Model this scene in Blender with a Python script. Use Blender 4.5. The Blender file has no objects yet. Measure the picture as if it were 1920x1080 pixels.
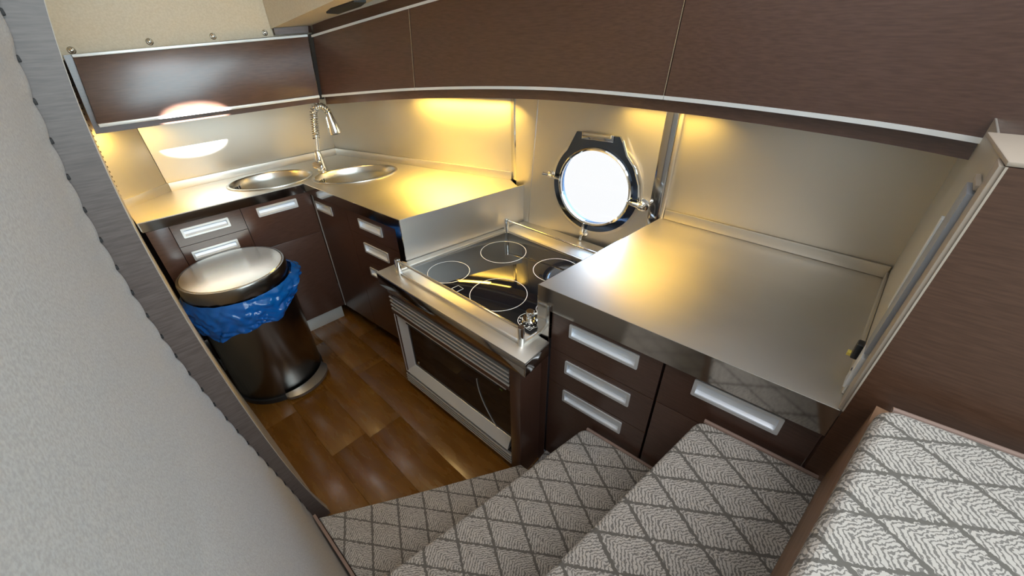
import bpy, bmesh, math, random
import numpy as np
from mathutils import Vector, Matrix, noise

random.seed(7)
scene = bpy.context.scene
COL = scene.collection

# ------------------------------------------------------------------ camera
cam_d = bpy.data.cameras.new('camera'); cam = bpy.data.objects.new('camera', cam_d); COL.objects.link(cam)
cam_d.sensor_width = 36.0; cam_d.lens = 740.0 / 1920.0 * 36.0; cam_d.clip_start = 0.02
yaw, pitch, roll = math.radians(43.4), math.radians(33.5), math.radians(1.1)
fw = Vector((math.cos(pitch) * math.cos(yaw), math.cos(pitch) * math.sin(yaw), -math.sin(pitch)))
rt = Vector((math.sin(yaw), -math.cos(yaw), 0)); dn = fw.cross(rt)
r2 = rt * math.cos(roll) + dn * math.sin(roll); d2 = -rt * math.sin(roll) + dn * math.cos(roll)
mw = Matrix((r2, -d2, -fw)).transposed().to_4x4(); mw.translation = (0, 0, 1.58)
cam.matrix_world = mw
scene.camera = cam

# ------------------------------------------------------------------ world, lights, exposure
world = bpy.data.worlds.new('world'); scene.world = world; world.use_nodes = True
bg = world.node_tree.nodes['Background']
bg.inputs[0].default_value = (0.97, 0.985, 1.0, 1); bg.inputs[1].default_value = 0.96

def area(name, loc, target, sx, sy, power, color, spread=180, along=None):
    l = bpy.data.lights.new(name, 'AREA'); l.shape = 'RECTANGLE'; l.size = sx; l.size_y = sy
    l.energy = power; l.color = color; l.spread = math.radians(spread)
    o = bpy.data.objects.new(name, l); COL.objects.link(o); o.location = loc
    zz = (Vector(loc) - Vector(target)).normalized()
    if along is None: o.rotation_euler = (-zz).to_track_quat('-Z', 'Y').to_euler()
    else:
        xx = Vector(along); xx = (xx - zz * xx.dot(zz)).normalized(); yy = zz.cross(xx)
        o.rotation_euler = Matrix((xx, yy, zz)).transposed().to_euler()
    return o

def spot(name, loc, target, angle, blend, power, color, radius=0.02):
    l = bpy.data.lights.new(name, 'SPOT'); l.spot_size = math.radians(angle); l.spot_blend = blend
    l.energy = power; l.color = color; l.shadow_soft_size = radius
    o = bpy.data.objects.new(name, l); COL.objects.link(o); o.location = loc
    o.rotation_euler = (Vector(target) - Vector(loc)).to_track_quat('-Z', 'Y').to_euler()
    return o

WARM = (1.0, 0.62, 0.11)
area('hatch_daylight', (0.35, -0.75, 2.75), (0.7, 0.8, 0.6), 1.1, 0.9, 20, (0.95, 0.97, 1.0))
area('aft_sheen_light', (0.70, -2.3, 1.80), (0.60, 1.0, 1.60), 3.6, 2.3, 165, (0.72, 0.92, 1.0))  # unseen area light added behind the camera for the wall-cabinet door sheen
area('cabinet_strip_lamp', (1.315, 1.74, 1.285), (1.52, 1.80, 0.6), 0.75, 0.04, 8.5, WARM, 140, (0.29, -0.96, 0))
area('cabinet_strip_lamp', (1.265, 1.80, 1.275), (1.10, 1.86, 0.6), 0.56, 0.04, 10.0, WARM, 115, (0.29, -0.96, 0))
area('porthole_daylight', (1.70, 0.90, 1.08), (1.05, 1.15, 0.70), 0.36, 0.36, 8.5, (0.42, 0.66, 1.0))
area('cabinet_strip_lamp', (1.435, 0.67, 1.325), (1.62, 0.66, 0.6), 0.30, 0.04, 1.7, WARM, 140, (0, 1, 0))
area('cabinet_strip_lamp', (0.19, 2.46, 1.245), (0.16, 2.60, 0.6), 0.10, 0.10, 2.8, WARM, 150)
sb = spot('skylight_sunbeam', (0.43, -0.1, 2.50), (0.43, 2.33, 1.266), 5.6, 0.30, 12000, (1.0, 0.96, 0.90), 0.015)
sb.scale = (1.0, 0.34, 1.0)
spot('ceiling_spot_lamp', (0.45, 1.72, 2.06), (0.50, 1.72, 0.0), 110, 0.8, 15.0, (1.0, 0.66, 0.24), 0.06)

vs = scene.view_settings
vs.view_transform = 'Standard'; vs.look = 'None'; vs.exposure = 0.10; vs.gamma = 1.0; vs.use_curve_mapping = False

# ------------------------------------------------------------------ materials
def new_mat(name):
    m = bpy.data.materials.new(name); m.use_nodes = True
    return m, m.node_tree.nodes, m.node_tree.links, m.node_tree.nodes['Principled BSDF']

def plain(name, col, rough=0.5, metal=0.0, coat=0.0, **kw):
    m, n, l, b = new_mat(name)
    b.inputs['Base Color'].default_value = (*col, 1); b.inputs['Roughness'].default_value = rough
    b.inputs['Metallic'].default_value = metal; b.inputs['Coat Weight'].default_value = coat
    for k, v in kw.items(): b.inputs[k].default_value = v
    return m

def noisy(name, c1, c2, rough, scale, metal=0.0, stretch=(1, 1, 1), bump=0.0, detail=4.0, lo=0.35, hi=0.65, rvar=0.0, coat=0.0, rand=0.0):
    m, n, l, b = new_mat(name)
    tc = n.new('ShaderNodeTexCoord'); mp = n.new('ShaderNodeMapping'); mp.inputs['Scale'].default_value = stretch
    l.new(tc.outputs['Object'], mp.inputs['Vector'])
    nz = n.new('ShaderNodeTexNoise'); nz.inputs['Scale'].default_value = scale; nz.inputs['Detail'].default_value = detail
    l.new(mp.outputs['Vector'], nz.inputs['Vector'])
    cr = n.new('ShaderNodeValToRGB'); cr.color_ramp.elements[0].position = lo; cr.color_ramp.elements[1].position = hi
    cr.color_ramp.elements[0].color = (*c1, 1); cr.color_ramp.elements[1].color = (*c2, 1)
    l.new(nz.outputs['Fac'], cr.inputs['Fac'])
    out = cr.outputs['Color']
    if rand:
        oi = n.new('ShaderNodeObjectInfo'); mr = n.new('ShaderNodeMapRange')
        mr.inputs['To Min'].default_value = 1 - rand; mr.inputs['To Max'].default_value = 1 + rand
        l.new(oi.outputs['Random'], mr.inputs['Value'])
        hs = n.new('ShaderNodeHueSaturation'); l.new(out, hs.inputs['Color']); l.new(mr.outputs['Result'], hs.inputs['Value'])
        out = hs.outputs['Color']
    l.new(out, b.inputs['Base Color'])
    b.inputs['Roughness'].default_value = rough; b.inputs['Metallic'].default_value = metal; b.inputs['Coat Weight'].default_value = coat
    b.inputs['Coat Roughness'].default_value = 0.22; b.inputs['Coat IOR'].default_value = 1.6
    if rvar:
        mr = n.new('ShaderNodeMapRange'); mr.inputs['To Min'].default_value = rough - rvar; mr.inputs['To Max'].default_value = rough + rvar
        l.new(nz.outputs['Fac'], mr.inputs['Value']); l.new(mr.outputs['Result'], b.inputs['Roughness'])
    if bump:
        bp = n.new('ShaderNodeBump'); bp.inputs['Strength'].default_value = bump; bp.inputs['Distance'].default_value = 0.002
        l.new(nz.outputs['Fac'], bp.inputs['Height']); l.new(bp.outputs['Normal'], b.inputs['Normal'])
    return m

WENGE = noisy('wenge_wood', (0.056, 0.025, 0.016), (0.082, 0.040, 0.028), 0.33, 4.0, stretch=(5, 60, 60), detail=8, rvar=0.04, lo=0.3, hi=0.7, coat=0.6)
WENGE_V = noisy('wenge_wood_post', (0.060, 0.041, 0.034), (0.098, 0.073, 0.062), 0.42, 4.0, stretch=(7, 30, 80), detail=8, lo=0.3, hi=0.7)
PANELWOOD = noisy('brown_bulkhead_wood', (0.050, 0.021, 0.010), (0.078, 0.036, 0.020), 0.36, 4.0, stretch=(5, 60, 60), detail=8, lo=0.3, hi=0.7)
STEEL = noisy('brushed_steel', (0.64, 0.61, 0.56), (0.68, 0.65, 0.60), 0.42, 2.5, metal=1.0, stretch=(1, 2, 2), rvar=0.03)
STEELWALL = noisy('satin_steel_panel', (0.63, 0.60, 0.54), (0.66, 0.63, 0.57), 0.50, 2.0, metal=1.0, rvar=0.02)
POLISH = plain('polished_steel', (0.55, 0.54, 0.52), 0.09, 1.0)
CHROME = plain('chrome', (0.80, 0.79, 0.76), 0.07, 1.0)
SINKST = noisy('sink_steel', (0.50, 0.485, 0.45), (0.56, 0.545, 0.51), 0.27, 5.0, metal=1.0)
ALU = plain('satin_aluminium', (0.74, 0.76, 0.78), 0.42, 0.55)
ALUIN = plain('handle_recess_aluminium', (0.80, 0.84, 0.90), 0.38, 0.35)
TRIMW = plain('pale_trim', (0.72, 0.74, 0.74), 0.35, 0.3)
CREAM = noisy('cream_vinyl', (0.56, 0.47, 0.34), (0.62, 0.53, 0.40), 0.55, 160, bump=0.02)
CREAMEDGE = plain('cream_edge', (0.36, 0.30, 0.24), 0.5)
FABRIC = noisy('grey_fabric', (0.335, 0.312, 0.290), (0.41, 0.385, 0.36), 0.9, 260, bump=0.10, detail=3)
GLASSBLK = plain('black_ceramic_glass', (0.008, 0.008, 0.010), 0.04)
OVENGLASS = plain('oven_door_glass', (0.012, 0.010, 0.010), 0.05)
WHITEPRINT = plain('white_print', (0.75, 0.74, 0.72), 0.4)
BLACKP = plain('black_plastic', (0.012, 0.012, 0.012), 0.4)
DARKGAP = plain('dark_gap', (0.01, 0.008, 0.007), 0.7)
CANSTEEL = noisy('bin_dark_steel', (0.20, 0.185, 0.17), (0.25, 0.235, 0.215), 0.26, 4.0, metal=1.0, stretch=(1, 1, 0.2))
LIDSTEEL = plain('bin_lid_steel', (0.64, 0.60, 0.53), 0.24, 1.0)
PEDAL = plain('pedal_grey', (0.36, 0.36, 0.36), 0.3, 0.9)
BINDING = plain('brown_binding', (0.22, 0.145, 0.115), 0.7)
GREYBAR = plain('grey_bar', (0.36, 0.38, 0.42), 0.4, 0.4)
BRASS = plain('yellow_bolt', (0.75, 0.6, 0.1), 0.4)
KICK = plain('pale_kickboard', (0.62, 0.64, 0.62), 0.35, 0.4)
VENT = plain('vent_aluminium', (0.62, 0.60, 0.57), 0.35, 0.6)
FLOORBASE = plain('floor_base', (0.03, 0.014, 0.006), 0.6)
FLOORW = noisy('varnished_floor', (0.108, 0.040, 0.005), (0.158, 0.066, 0.009), 0.27, 4.0, stretch=(7, 1.5, 1), detail=8, rvar=0.08, coat=0.25, rand=0.05, lo=0.25, hi=0.75)
BAGM = plain('blue_plastic_film', (0.003, 0.085, 0.33), 0.13)
STEPWOOD = noisy('stair_riser_wood', (0.16, 0.085, 0.045), (0.23, 0.13, 0.075), 0.5, 3.0, stretch=(1.5, 20, 20))

def glass_mat():
    m, n, l, b = new_mat('porthole_glass'); n.remove(b)
    tr_ = n.new('ShaderNodeBsdfTransparent'); gl_ = n.new('ShaderNodeBsdfGlossy'); gl_.inputs['Roughness'].default_value = 0.02
    fr_ = n.new('ShaderNodeFresnel'); fr_.inputs['IOR'].default_value = 1.3; mx = n.new('ShaderNodeMixShader')
    l.new(fr_.outputs[0], mx.inputs[0]); l.new(tr_.outputs[0], mx.inputs[1]); l.new(gl_.outputs[0], mx.inputs[2])
    l.new(mx.outputs[0], n['Material Output'].inputs[0])
    return m
PGLASS = glass_mat()

def carpet_mat():
    m, n, l, b = new_mat('diamond_carpet')
    tc = n.new('ShaderNodeTexCoord')
    nz = n.new('ShaderNodeTexNoise'); nz.inputs['Scale'].default_value = 150; nz.inputs['Detail'].default_value = 3
    l.new(tc.outputs['Object'], nz.inputs['Vector'])
    sub = n.new('ShaderNodeVectorMath'); sub.operation = 'SUBTRACT'; sub.inputs[1].default_value = (0.5, 0.5, 0.5)
    l.new(nz.outputs['Color'], sub.inputs[0])
    sc = n.new('ShaderNodeVectorMath'); sc.operation = 'SCALE'; sc.inputs['Scale'].default_value = 0.0125
    l.new(sub.outputs[0], sc.inputs[0])
    ad = n.new('ShaderNodeVectorMath'); ad.operation = 'ADD'
    l.new(tc.outputs['Object'], ad.inputs[0]); l.new(sc.outputs[0], ad.inputs[1])
    sx = n.new('ShaderNodeSeparateXYZ'); l.new(ad.outputs[0], sx.inputs[0])
    def mth(op, a, b_=None, c=None):
        k = n.new('ShaderNodeMath'); k.operation = op
        for i, v in enumerate((a, b_, c)):
            if v is None: continue
            if isinstance(v, (int, float)): k.inputs[i].default_value = v
            else: l.new(v, k.inputs[i])
        return k.outputs[0]
    X, Y = sx.outputs['X'], sx.outputs['Y']
    U = mth('DIVIDE', mth('ADD', mth('MULTIPLY', X, 0.986), mth('MULTIPLY', Y, 0.13)), 0.094)
    V = mth('DIVIDE', mth('ADD', mth('MULTIPLY', X, 0.17), mth('MULTIPLY', Y, 0.986)), 0.149)
    a = mth('FRACT', mth('ADD', mth('ADD', U, V), 20.0)); c = mth('FRACT', mth('ADD', mth('SUBTRACT', U, V), 20.0))
    da = mth('SUBTRACT', 0.5, mth('ABSOLUTE', mth('SUBTRACT', a, 0.5)))
    dc = mth('SUBTRACT', 0.5, mth('ABSOLUTE', mth('SUBTRACT', c, 0.5)))
    line = mth('LESS_THAN', mth('MINIMUM', da, dc), 0.040)
    u1 = mth('MULTIPLY', mth('SUBTRACT', mth('ADD', a, c), 1.0), 0.047)
    v1 = mth('MULTIPLY', mth('SUBTRACT', a, c), 0.0745)
    s = mth('FRACT', mth('ADD', mth('DIVIDE', mth('ADD', v1, mth('MULTIPLY', mth('ABSOLUTE', u1), 0.75)), 0.0076), 50.0))
    chev = mth('LESS_THAN', s, 0.40)
    mx = n.new('ShaderNodeMix'); mx.data_type = 'RGBA'
    mx.inputs['A'].default_value = (0.395, 0.362, 0.325, 1); mx.inputs['B'].default_value = (0.15, 0.136, 0.124, 1)
    l.new(chev, mx.inputs['Factor'])
    m2 = n.new('ShaderNodeMix'); m2.data_type = 'RGBA'; m2.inputs['B'].default_value = (0.105, 0.095, 0.082, 1)
    l.new(mx.outputs['Result'], m2.inputs['A']); l.new(line, m2.inputs['Factor'])
    l.new(m2.outputs['Result'], b.inputs['Base Color'])
    b.inputs['Roughness'].default_value = 0.95
    hgt = mth('SUBTRACT', 1.0, mth('MAXIMUM', line, mth('MULTIPLY', chev, 0.7)))
    bp = n.new('ShaderNodeBump'); bp.inputs['Strength'].default_value = 0.5; bp.inputs['Distance'].default_value = 0.002
    l.new(hgt, bp.inputs['Height']); l.new(bp.outputs['Normal'], b.inputs['Normal'])
    return m
CARPET = carpet_mat()

# ------------------------------------------------------------------ mesh helpers (vertices are given in world space)
def wmat(o):
    m = Matrix.Identity(4)
    while o is not None:
        m = o.matrix_basis @ m; o = o.parent
    return m

def tag(o, label=None, cat=None, group=None, kind=None):
    if label: o['label'] = label
    if cat: o['category'] = cat
    if group: o['group'] = group
    if kind: o['kind'] = kind
    return o

def thing(name, loc, rotz=0.0, label=None, cat=None, group=None, kind=None):
    o = bpy.data.objects.new(name, None); COL.objects.link(o); o.empty_display_size = 0.05
    o.location = loc; o.rotation_euler = (0, 0, rotz)
    o.matrix_basis = Matrix.Translation(loc) @ Matrix.Rotation(rotz, 4, 'Z')
    return tag(o, label, cat, group, kind)

def mk(name, verts, faces, mat, parent=None, smooth=False, origin=None, rotz=0.0):
    me = bpy.data.meshes.new(name)
    o = bpy.data.objects.new(name, me); COL.objects.link(o)
    if parent is not None:
        o.parent = parent; inv = wmat(parent).inverted()
    else:
        if origin is None:
            a = np.array([tuple(v) for v in verts]); origin = ((a[:, 0].min() + a[:, 0].max()) / 2, (a[:, 1].min() + a[:, 1].max()) / 2, a[:, 2].min())
        o.matrix_basis = Matrix.Translation(origin) @ Matrix.Rotation(rotz, 4, 'Z'); inv = o.matrix_basis.inverted()
    me.from_pydata([tuple(inv @ Vector(v)) for v in verts], [], faces)
    bm = bmesh.new(); bm.from_mesh(me); bmesh.ops.recalc_face_normals(bm, faces=bm.faces); bm.to_mesh(me); bm.free()
    me.materials.append(mat)
    if smooth:
        for p in me.polygons: p.use_smooth = True
        if hasattr(me, 'set_sharp_from_angle'): me.set_sharp_from_angle(angle=math.radians(40))
    return o

def hexa(a, b):
    """solid between two quads a and b"""
    return list(a) + list(b), [(0, 1, 2, 3), (7, 6, 5, 4), (0, 4, 5, 1), (1, 5, 6, 2), (2, 6, 7, 3), (3, 7, 4, 0)]

def bevelled(verts, faces, w, seg=2, angle=30):
    bm = bmesh.new(); vs_ = [bm.verts.new(v) for v in verts]
    for f in faces: bm.faces.new([vs_[i] for i in f])
    bmesh.ops.recalc_face_normals(bm, faces=bm.faces)
    ed = [e for e in bm.edges if len(e.link_faces) == 2 and e.calc_face_angle() > math.radians(angle)]
    bmesh.ops.bevel(bm, geom=ed, offset=w, segments=seg, profile=0.5, affect='EDGES', clamp_overlap=True)
    bm.verts.index_update()
    out = [v.co.copy() for v in bm.verts], [[v.index for v in f.verts] for f in bm.faces]
    bm.free(); return out

class Frame:
    """a local frame: s along the front, d into the depth, z up"""
    def __init__(self, a, b):
        self.o = Vector((a[0], a[1])); d = Vector((b[0] - a[0], b[1] - a[1])); self.len = d.length
        self.t = d.normalized(); self.n = Vector((-self.t.y, self.t.x)); self.rot = math.atan2(self.t.y, self.t.x)
    def __call__(self, s, d, z):
        p = self.o + self.t * s + self.n * d
        return Vector((p.x, p.y, z))
    def box(self, s0, s1, d0, d1, z0, z1):
        return hexa([self(s0, d0, z0), self(s1, d0, z0), self(s1, d0, z1), self(s0, d0, z1)],
                    [self(s0, d1, z0), self(s1, d1, z0), self(s1, d1, z1), self(s0, d1, z1)])

WORLDF = Frame((0, 0), (1, 0))
def wbox(x0, x1, y0, y1, z0, z1): return WORLDF.box(x0, x1, y0, y1, z0, z1)

def box(name, vf, mat, parent=None, bev=0.0015, **kw):
    if bev: vf = bevelled(*vf, bev)
    return mk(name, vf[0], vf[1], mat, parent, smooth=bool(bev), **kw)

def prism(poly, z0, z1):
    n = len(poly)
    v = [(p[0], p[1], z0) for p in poly] + [(p[0], p[1], z1) for p in poly]
    f = [tuple(range(n - 1, -1, -1)), tuple(range(n, 2 * n))] + [(i, (i + 1) % n, n + (i + 1) % n, n + i) for i in range(n)]
    return v, f

def lathe(prof, n, center, axis=None, closed=False):
    """prof: list of (r, h); revolve about axis through center"""
    ax = Vector(axis or (0, 0, 1)).normalized(); q = ax.to_track_quat('Z', 'Y').to_matrix()
    v, f = [], []
    for r, h in prof:
        for k in range(n):
            a = 2 * math.pi * k / n
            v.append(Vector(center) + q @ Vector((r * math.cos(a), r * math.sin(a), h)))
    for i in range(len(prof) - 1):
        for k in range(n):
            k2 = (k + 1) % n
            f.append((i * n + k, i * n + k2, (i + 1) * n + k2, (i + 1) * n + k))
    if not closed:
        f.append(tuple(range(n - 1, -1, -1))); m = (len(prof) - 1) * n; f.append(tuple(range(m, m + n)))
    else:
        m = (len(prof) - 1) * n
        for k in range(n):
            k2 = (k + 1) % n; f.append((m + k, m + k2, k2, k))
    return v, f

def tube(path, r, n=8):
    pts = [Vector(p) for p in path]; v, f = [], []
    rr = r if isinstance(r, (list, tuple)) else [r] * len(pts)
    prev = None
    for i, p in enumerate(pts):
        t = (pts[min(i + 1, len(pts) - 1)] - pts[max(i - 1, 0)]).normalized()
        if prev is None:
            u = t.orthogonal().normalized()
        else:
            u = (prev - t * prev.dot(t)).normalized()
        prev = u; w = t.cross(u)
        for k in range(n):
            a = 2 * math.pi * k / n; v.append(p + (u * math.cos(a) + w * math.sin(a)) * rr[i])
    for i in range(len(pts) - 1):
        for k in range(n):
            k2 = (k + 1) % n; f.append((i * n + k, i * n + k2, (i + 1) * n + k2, (i + 1) * n + k))
    f.append(tuple(range(n - 1, -1, -1))); m = (len(pts) - 1) * n; f.append(tuple(range(m, m + n)))
    return v, f

def join(*vfs):
    V, F = [], []
    for v, f in vfs:
        k = len(V); V += list(v); F += [tuple(i + k for i in q) for q in f]
    return V, F

def plate(outer, holes, thick, fn):
    """flat plate with holes; outer and holes are 2D loops; fn(u, v, w) gives the world point, w in 0..thick"""
    cu = bpy.data.curves.new('tmp', 'CURVE'); cu.dimensions = '2D'; cu.fill_mode = 'BOTH'; cu.extrude = thick / 2
    for lp in [outer] + list(holes):
        sp = cu.splines.new('POLY'); sp.points.add(len(lp) - 1); sp.use_cyclic_u = True
        for p, q in zip(sp.points, lp): p.co = (q[0], q[1], 0, 1)
    ob = bpy.data.objects.new('tmp', cu); COL.objects.link(ob)
    dg = bpy.context.evaluated_depsgraph_get(); me = bpy.data.meshes.new_from_object(ob.evaluated_get(dg))
    bm = bmesh.new(); bm.from_mesh(me); bmesh.ops.remove_doubles(bm, verts=bm.verts, dist=1e-5); bm.verts.index_update()
    v = [fn(p.co.x, p.co.y, p.co.z + thick / 2) for p in bm.verts]; f = [tuple(q.index for q in p.verts) for p in bm.faces]
    bm.free(); bpy.data.objects.remove(ob); bpy.data.curves.remove(cu); bpy.data.meshes.remove(me)
    return v, f

def rrect(x0, x1, y0, y1, r, n=4):
    out = []
    for cx, cy, a0 in ((x1 - r, y1 - r, 0), (x0 + r, y1 - r, 90), (x0 + r, y0 + r, 180), (x1 - r, y0 + r, 270)):
        for k in range(n + 1):
            a = math.radians(a0 + 90 * k / n); out.append((cx + r * math.cos(a), cy + r * math.sin(a)))
    return out

def circ(cx, cy, r, n=48): return [(cx + r * math.cos(2 * math.pi * k / n), cy + r * math.sin(2 * math.pi * k / n)) for k in range(n)]

def interp(z, zs, xs): return float(np.interp(z, zs, xs))

# ------------------------------------------------------------------ floor
fl = thing('floor', (0.3, 1.4, 0), kind='structure')
box('subfloor', wbox(-0.25, 1.7, -1.3, 2.75, -0.06, -0.012), FLOORBASE, fl, 0)
xs = [-0.12 + 0.165 * i for i in range(7)]
for i in range(6):
    y0 = 0.30; cuts = [0.30, 0.95 + 0.37 * ((i * 2) % 3), 1.75 + 0.23 * (i % 2), 2.40] if i % 3 else [0.30, 1.28, 2.10, 2.40]
    for a, b in zip(cuts[:-1], cuts[1:]):
        if b - a > 0.02: box('plank', wbox(xs[i] + 0.0003, xs[i + 1] - 0.0003, a + 0.0003, b - 0.0003, -0.012, 0.0), FLOORW, fl, 0.0005)
box('baseboard_left', Frame((0.055, 2.275), (0.752, 2.245)).box(0.0, 0.70, 0.0, 0.012, 0.0, 0.088), KICK, None, 0.001).__setitem__('kind', 'structure')

# ------------------------------------------------------------------ wall behind the sinks
wf = thing('wall_front', (0.6, 2.66, 0.88), kind='structure')
box('steel_panel', hexa([(0.247, 2.652, 0.88), (1.16, 2.652, 0.88), (1.16, 2.652, 1.42), (0.236, 2.652, 1.42)],
                        [(0.247, 2.672, 0.88), (1.16, 2.672, 0.88), (1.16, 2.672, 1.42), (0.236, 2.672, 1.42)]), STEELWALL, wf, 0.001)
box('angled_steel_panel', hexa([(0.045, 2.505, 0.88), (0.245, 2.650, 0.88), (0.234, 2.650, 1.42), (0.075, 2.505, 1.42)],
                               [(0.035, 2.525, 0.88), (0.235, 2.670, 0.88), (0.224, 2.670, 1.42), (0.065, 2.525, 1.42)]), STEELWALL, wf, 0.001)
# cream padded panel above the cabinet with press studs
box('cream_panel', hexa([(0.085, 2.362, 1.50), (0.872, 2.362, 1.545), (0.872, 2.362, 2.10), (0.15, 2.362, 2.10)],
                        [(0.085, 2.392, 1.50), (0.872, 2.392, 1.545), (0.872, 2.392, 2.10), (0.15, 2.392, 2.10)]), CREAM, wf, 0.003)
box('lower_panel', wbox(0.0, 1.25, 2.66, 2.68, 0.0, 0.879), WENGE, wf, 0)
box('backing_panel', wbox(-0.1, 1.3, 2.69, 2.71, 0.86, 2.10), CREAM, wf, 0)
box('end_panel', wbox(0.866, 1.7, 2.385, 2.41, 1.40, 2.10), CREAM, wf, 0)
for x, z in ((0.142, 1.533), (0.385, 1.553), (0.616, 1.566), (0.834, 1.575)):
    st = mk('press_stud', *lathe([(0.0125, 0.0), (0.0125, 0.003), (0.010, 0.005), (0.008, 0.004), (0.006, 0.0065), (0.002, 0.008)], 16, (x, 2.3625, z), (0, -1, 0)), CHROME, wf, True)

# ------------------------------------------------------------------ cream side wall at the far left, with stitching
ws = thing('wall_side', (0.05, 1.7, 0), kind='structure')
def edge_curve(co):
    def f(z):
        if z <= 1.65: return float(np.polyval(co, z))
        return float(np.polyval(co, 1.65)) + 0.22 * (z - 1.65)
    return f
PXF = edge_curve([0.05921, -0.16737, 0.22895, -0.19981, 0.08954]); FXF = edge_curve([-0.00677, 0.10192, -0.12372, -0.05393, 0.03722])
FARX = lambda z: interp(z, [0, 0.9, 1.28, 1.52, 1.7, 2.2], [0.035, 0.045, 0.080, 0.112, 0.150, 0.25])
V, F = [], []
nz = 16
for i in range(nz + 1):
    z = 2.1 * i / nz
    V += [(PXF(z) - 0.012, 1.13, z), (FARX(z), 2.50, z), (FARX(z) - 0.01, 2.70, z), (FARX(z) - 0.04, 2.70, z), (FARX(z) - 0.03, 2.50, z), (PXF(z) - 0.042, 1.13, z)]
for i in range(nz):
    for k in range(6):
        a, b = i * 6 + k, i * 6 + (k + 1) % 6; F.append((a, b, b + 6, a + 6))
F += [(0, 1, 2, 3, 4, 5), tuple(nz * 6 + q for q in (5, 4, 3, 2, 1, 0))]
mk('cream_lining', V, F, CREAM, ws, True)
for k in range(26):
    z = 0.97 + 0.021 * k
    if z > 1.52: break
    x = FARX(z) * 0.985 + (PXF(z) - 0.012) * 0.015
    box('stitch', wbox(x - 0.001, x + 0.003, 2.468, 2.472, z, z + 0.007), DARKGAP, ws, 0)

# ------------------------------------------------------------------ hull wall with porthole
wr = thing('wall_right', (1.5, 1.0, 0.6), kind='structure')
HL = Frame((1.153, 2.652), (1.52, 1.42))
box('steel_panel', HL.box(0.0, HL.len, 0.0, 0.02, 0.88, 1.45), STEELWALL, wr, 0.001)
box('edge_strip', hexa([(1.518, 1.422, 0.66), (1.498, 1.372, 0.66), (1.498, 1.372, 1.47), (1.518, 1.422, 1.47)],
                       [(1.545, 1.422, 0.66), (1.545, 1.372, 0.66), (1.545, 1.372, 1.47), (1.545, 1.422, 1.47)]), CHROME, wr, 0.001)
box('side_panel', hexa([(1.498, 1.371, 0.66), (1.4855, 1.281, 0.66), (1.4915, 1.216, 1.47), (1.498, 1.371, 1.47)],
                       [(1.528, 1.371, 0.66), (1.515, 1.281, 0.66), (1.521, 1.216, 1.47), (1.528, 1.371, 1.47)]), STEELWALL, wr, 0.001)
PFm = Frame((1.482, 1.290), (1.550, 0.655))
PC = Vector((1.5225, 0.912, 0.968)); PR = 0.172
PN = Vector((PFm.n.x, PFm.n.y, 0)); PT = -Vector((PFm.t.x, PFm.t.y, 0))
def hp(u, v, w): return PC + PT * u + PN * w + Vector((0, 0, v))
outer = [(0.366, 0.66 - PC.z), (-0.257, 0.66 - PC.z), (-0.257, 1.47 - PC.z), (0.300, 1.47 - PC.z)]
pv, pf = plate(outer, [circ(0, 0, PR + 0.004, 64)], 0.012, hp)
mk('porthole_panel', pv, pf, STEELWALL, wr)
box('polished_strip', wbox(1.545, 1.60, 0.607, 0.656, 0.66, 1.47), POLISH, wr, 0.002)
box('corner_bead', wbox(1.548, 1.60, 0.590, 0.606, 0.86, 1.47), STEEL, wr, 0.002)
RW = Frame((1.560, 0.590), (1.572, -0.128))
box('steel_panel', RW.box(0.0, RW.len + 0.05, 0.0, 0.02, 0.88, 1.45), STEELWALL, wr, 0.001)
# hull above the cabinets and outside shell below the counters
box('upper_lining', wbox(1.66, 1.70, -1.2, 2.75, 1.30, 2.10), CREAM, wr, 0)
box('lower_lining', wbox(1.60, 1.64, -1.2, 2.75, 0.0, 0.70), WENGE, wr, 0)
box('lower_panel', HL.box(0.0, HL.len, 0.0, 0.02, 0.0, 0.879), WENGE, wr, 0)
box('lower_panel', RW.box(0.0, RW.len, 0.0, 0.02, 0.0, 0.879), WENGE, wr, 0)

po = thing('window_1', tuple(PC), 0.0, label='round steel porthole full of white daylight in the hull wall', kind='structure')
fp = lambda u, v, w: hp(u, v, w - 0.012)
# frame outline: round with a flat hinge tab on the top
ol = []
for k in range(72):
    a = math.radians(-90 + 360 * k / 72); ol.append([0.208 * math.cos(a), 0.208 * math.sin(a)])
ol = [p for p in ol if not (p[1] > 0.15)]
i0 = max(range(len(ol)), key=lambda i: (ol[i][0] > 0) * ol[i][1])
ol = ol[:i0 + 1] + [[0.105, 0.232], [-0.092, 0.232]] + ol[i0 + 1:]
v_, f_ = plate([tuple(p) for p in ol], [circ(0, 0, PR - 0.002, 64)], 0.014, fp)
mk('frame', v_, f_, plain('navy_reflection_steel', (0.11, 0.14, 0.20), 0.12, 1.0), po)  # dark navy reflection on the polished frame is put into its base colour
mk('frame_lip', *lathe([(PR + 0.006, 0.0), (PR + 0.006, 0.010), (PR + 0.001, 0.014), (PR - 0.006, 0.010), (PR - 0.006, 0.0)], 64, hp(0, 0, -0.012), -PN, True), CHROME, po, True)
mk('outer_ring', *lathe([(0.222, 0.0), (0.222, 0.006), (0.208, 0.008), (0.203, 0.0)], 64, hp(0, 0, 0), -PN, True), STEEL, po, True)
mk('tunnel', *lathe([(PR, 0.0), (PR, 0.02), (PR + 0.01, 0.02), (PR + 0.01, 0.0)], 64, hp(0, 0, 0), PN, True), plain('dark_rubber', (0.02, 0.05, 0.09), 0.35), po, True)
mk('glass', *lathe([(PR - 0.001, 0.0), (PR - 0.001, 0.006)], 64, hp(0, 0, -0.010), PN), PGLASS, po)
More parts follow.
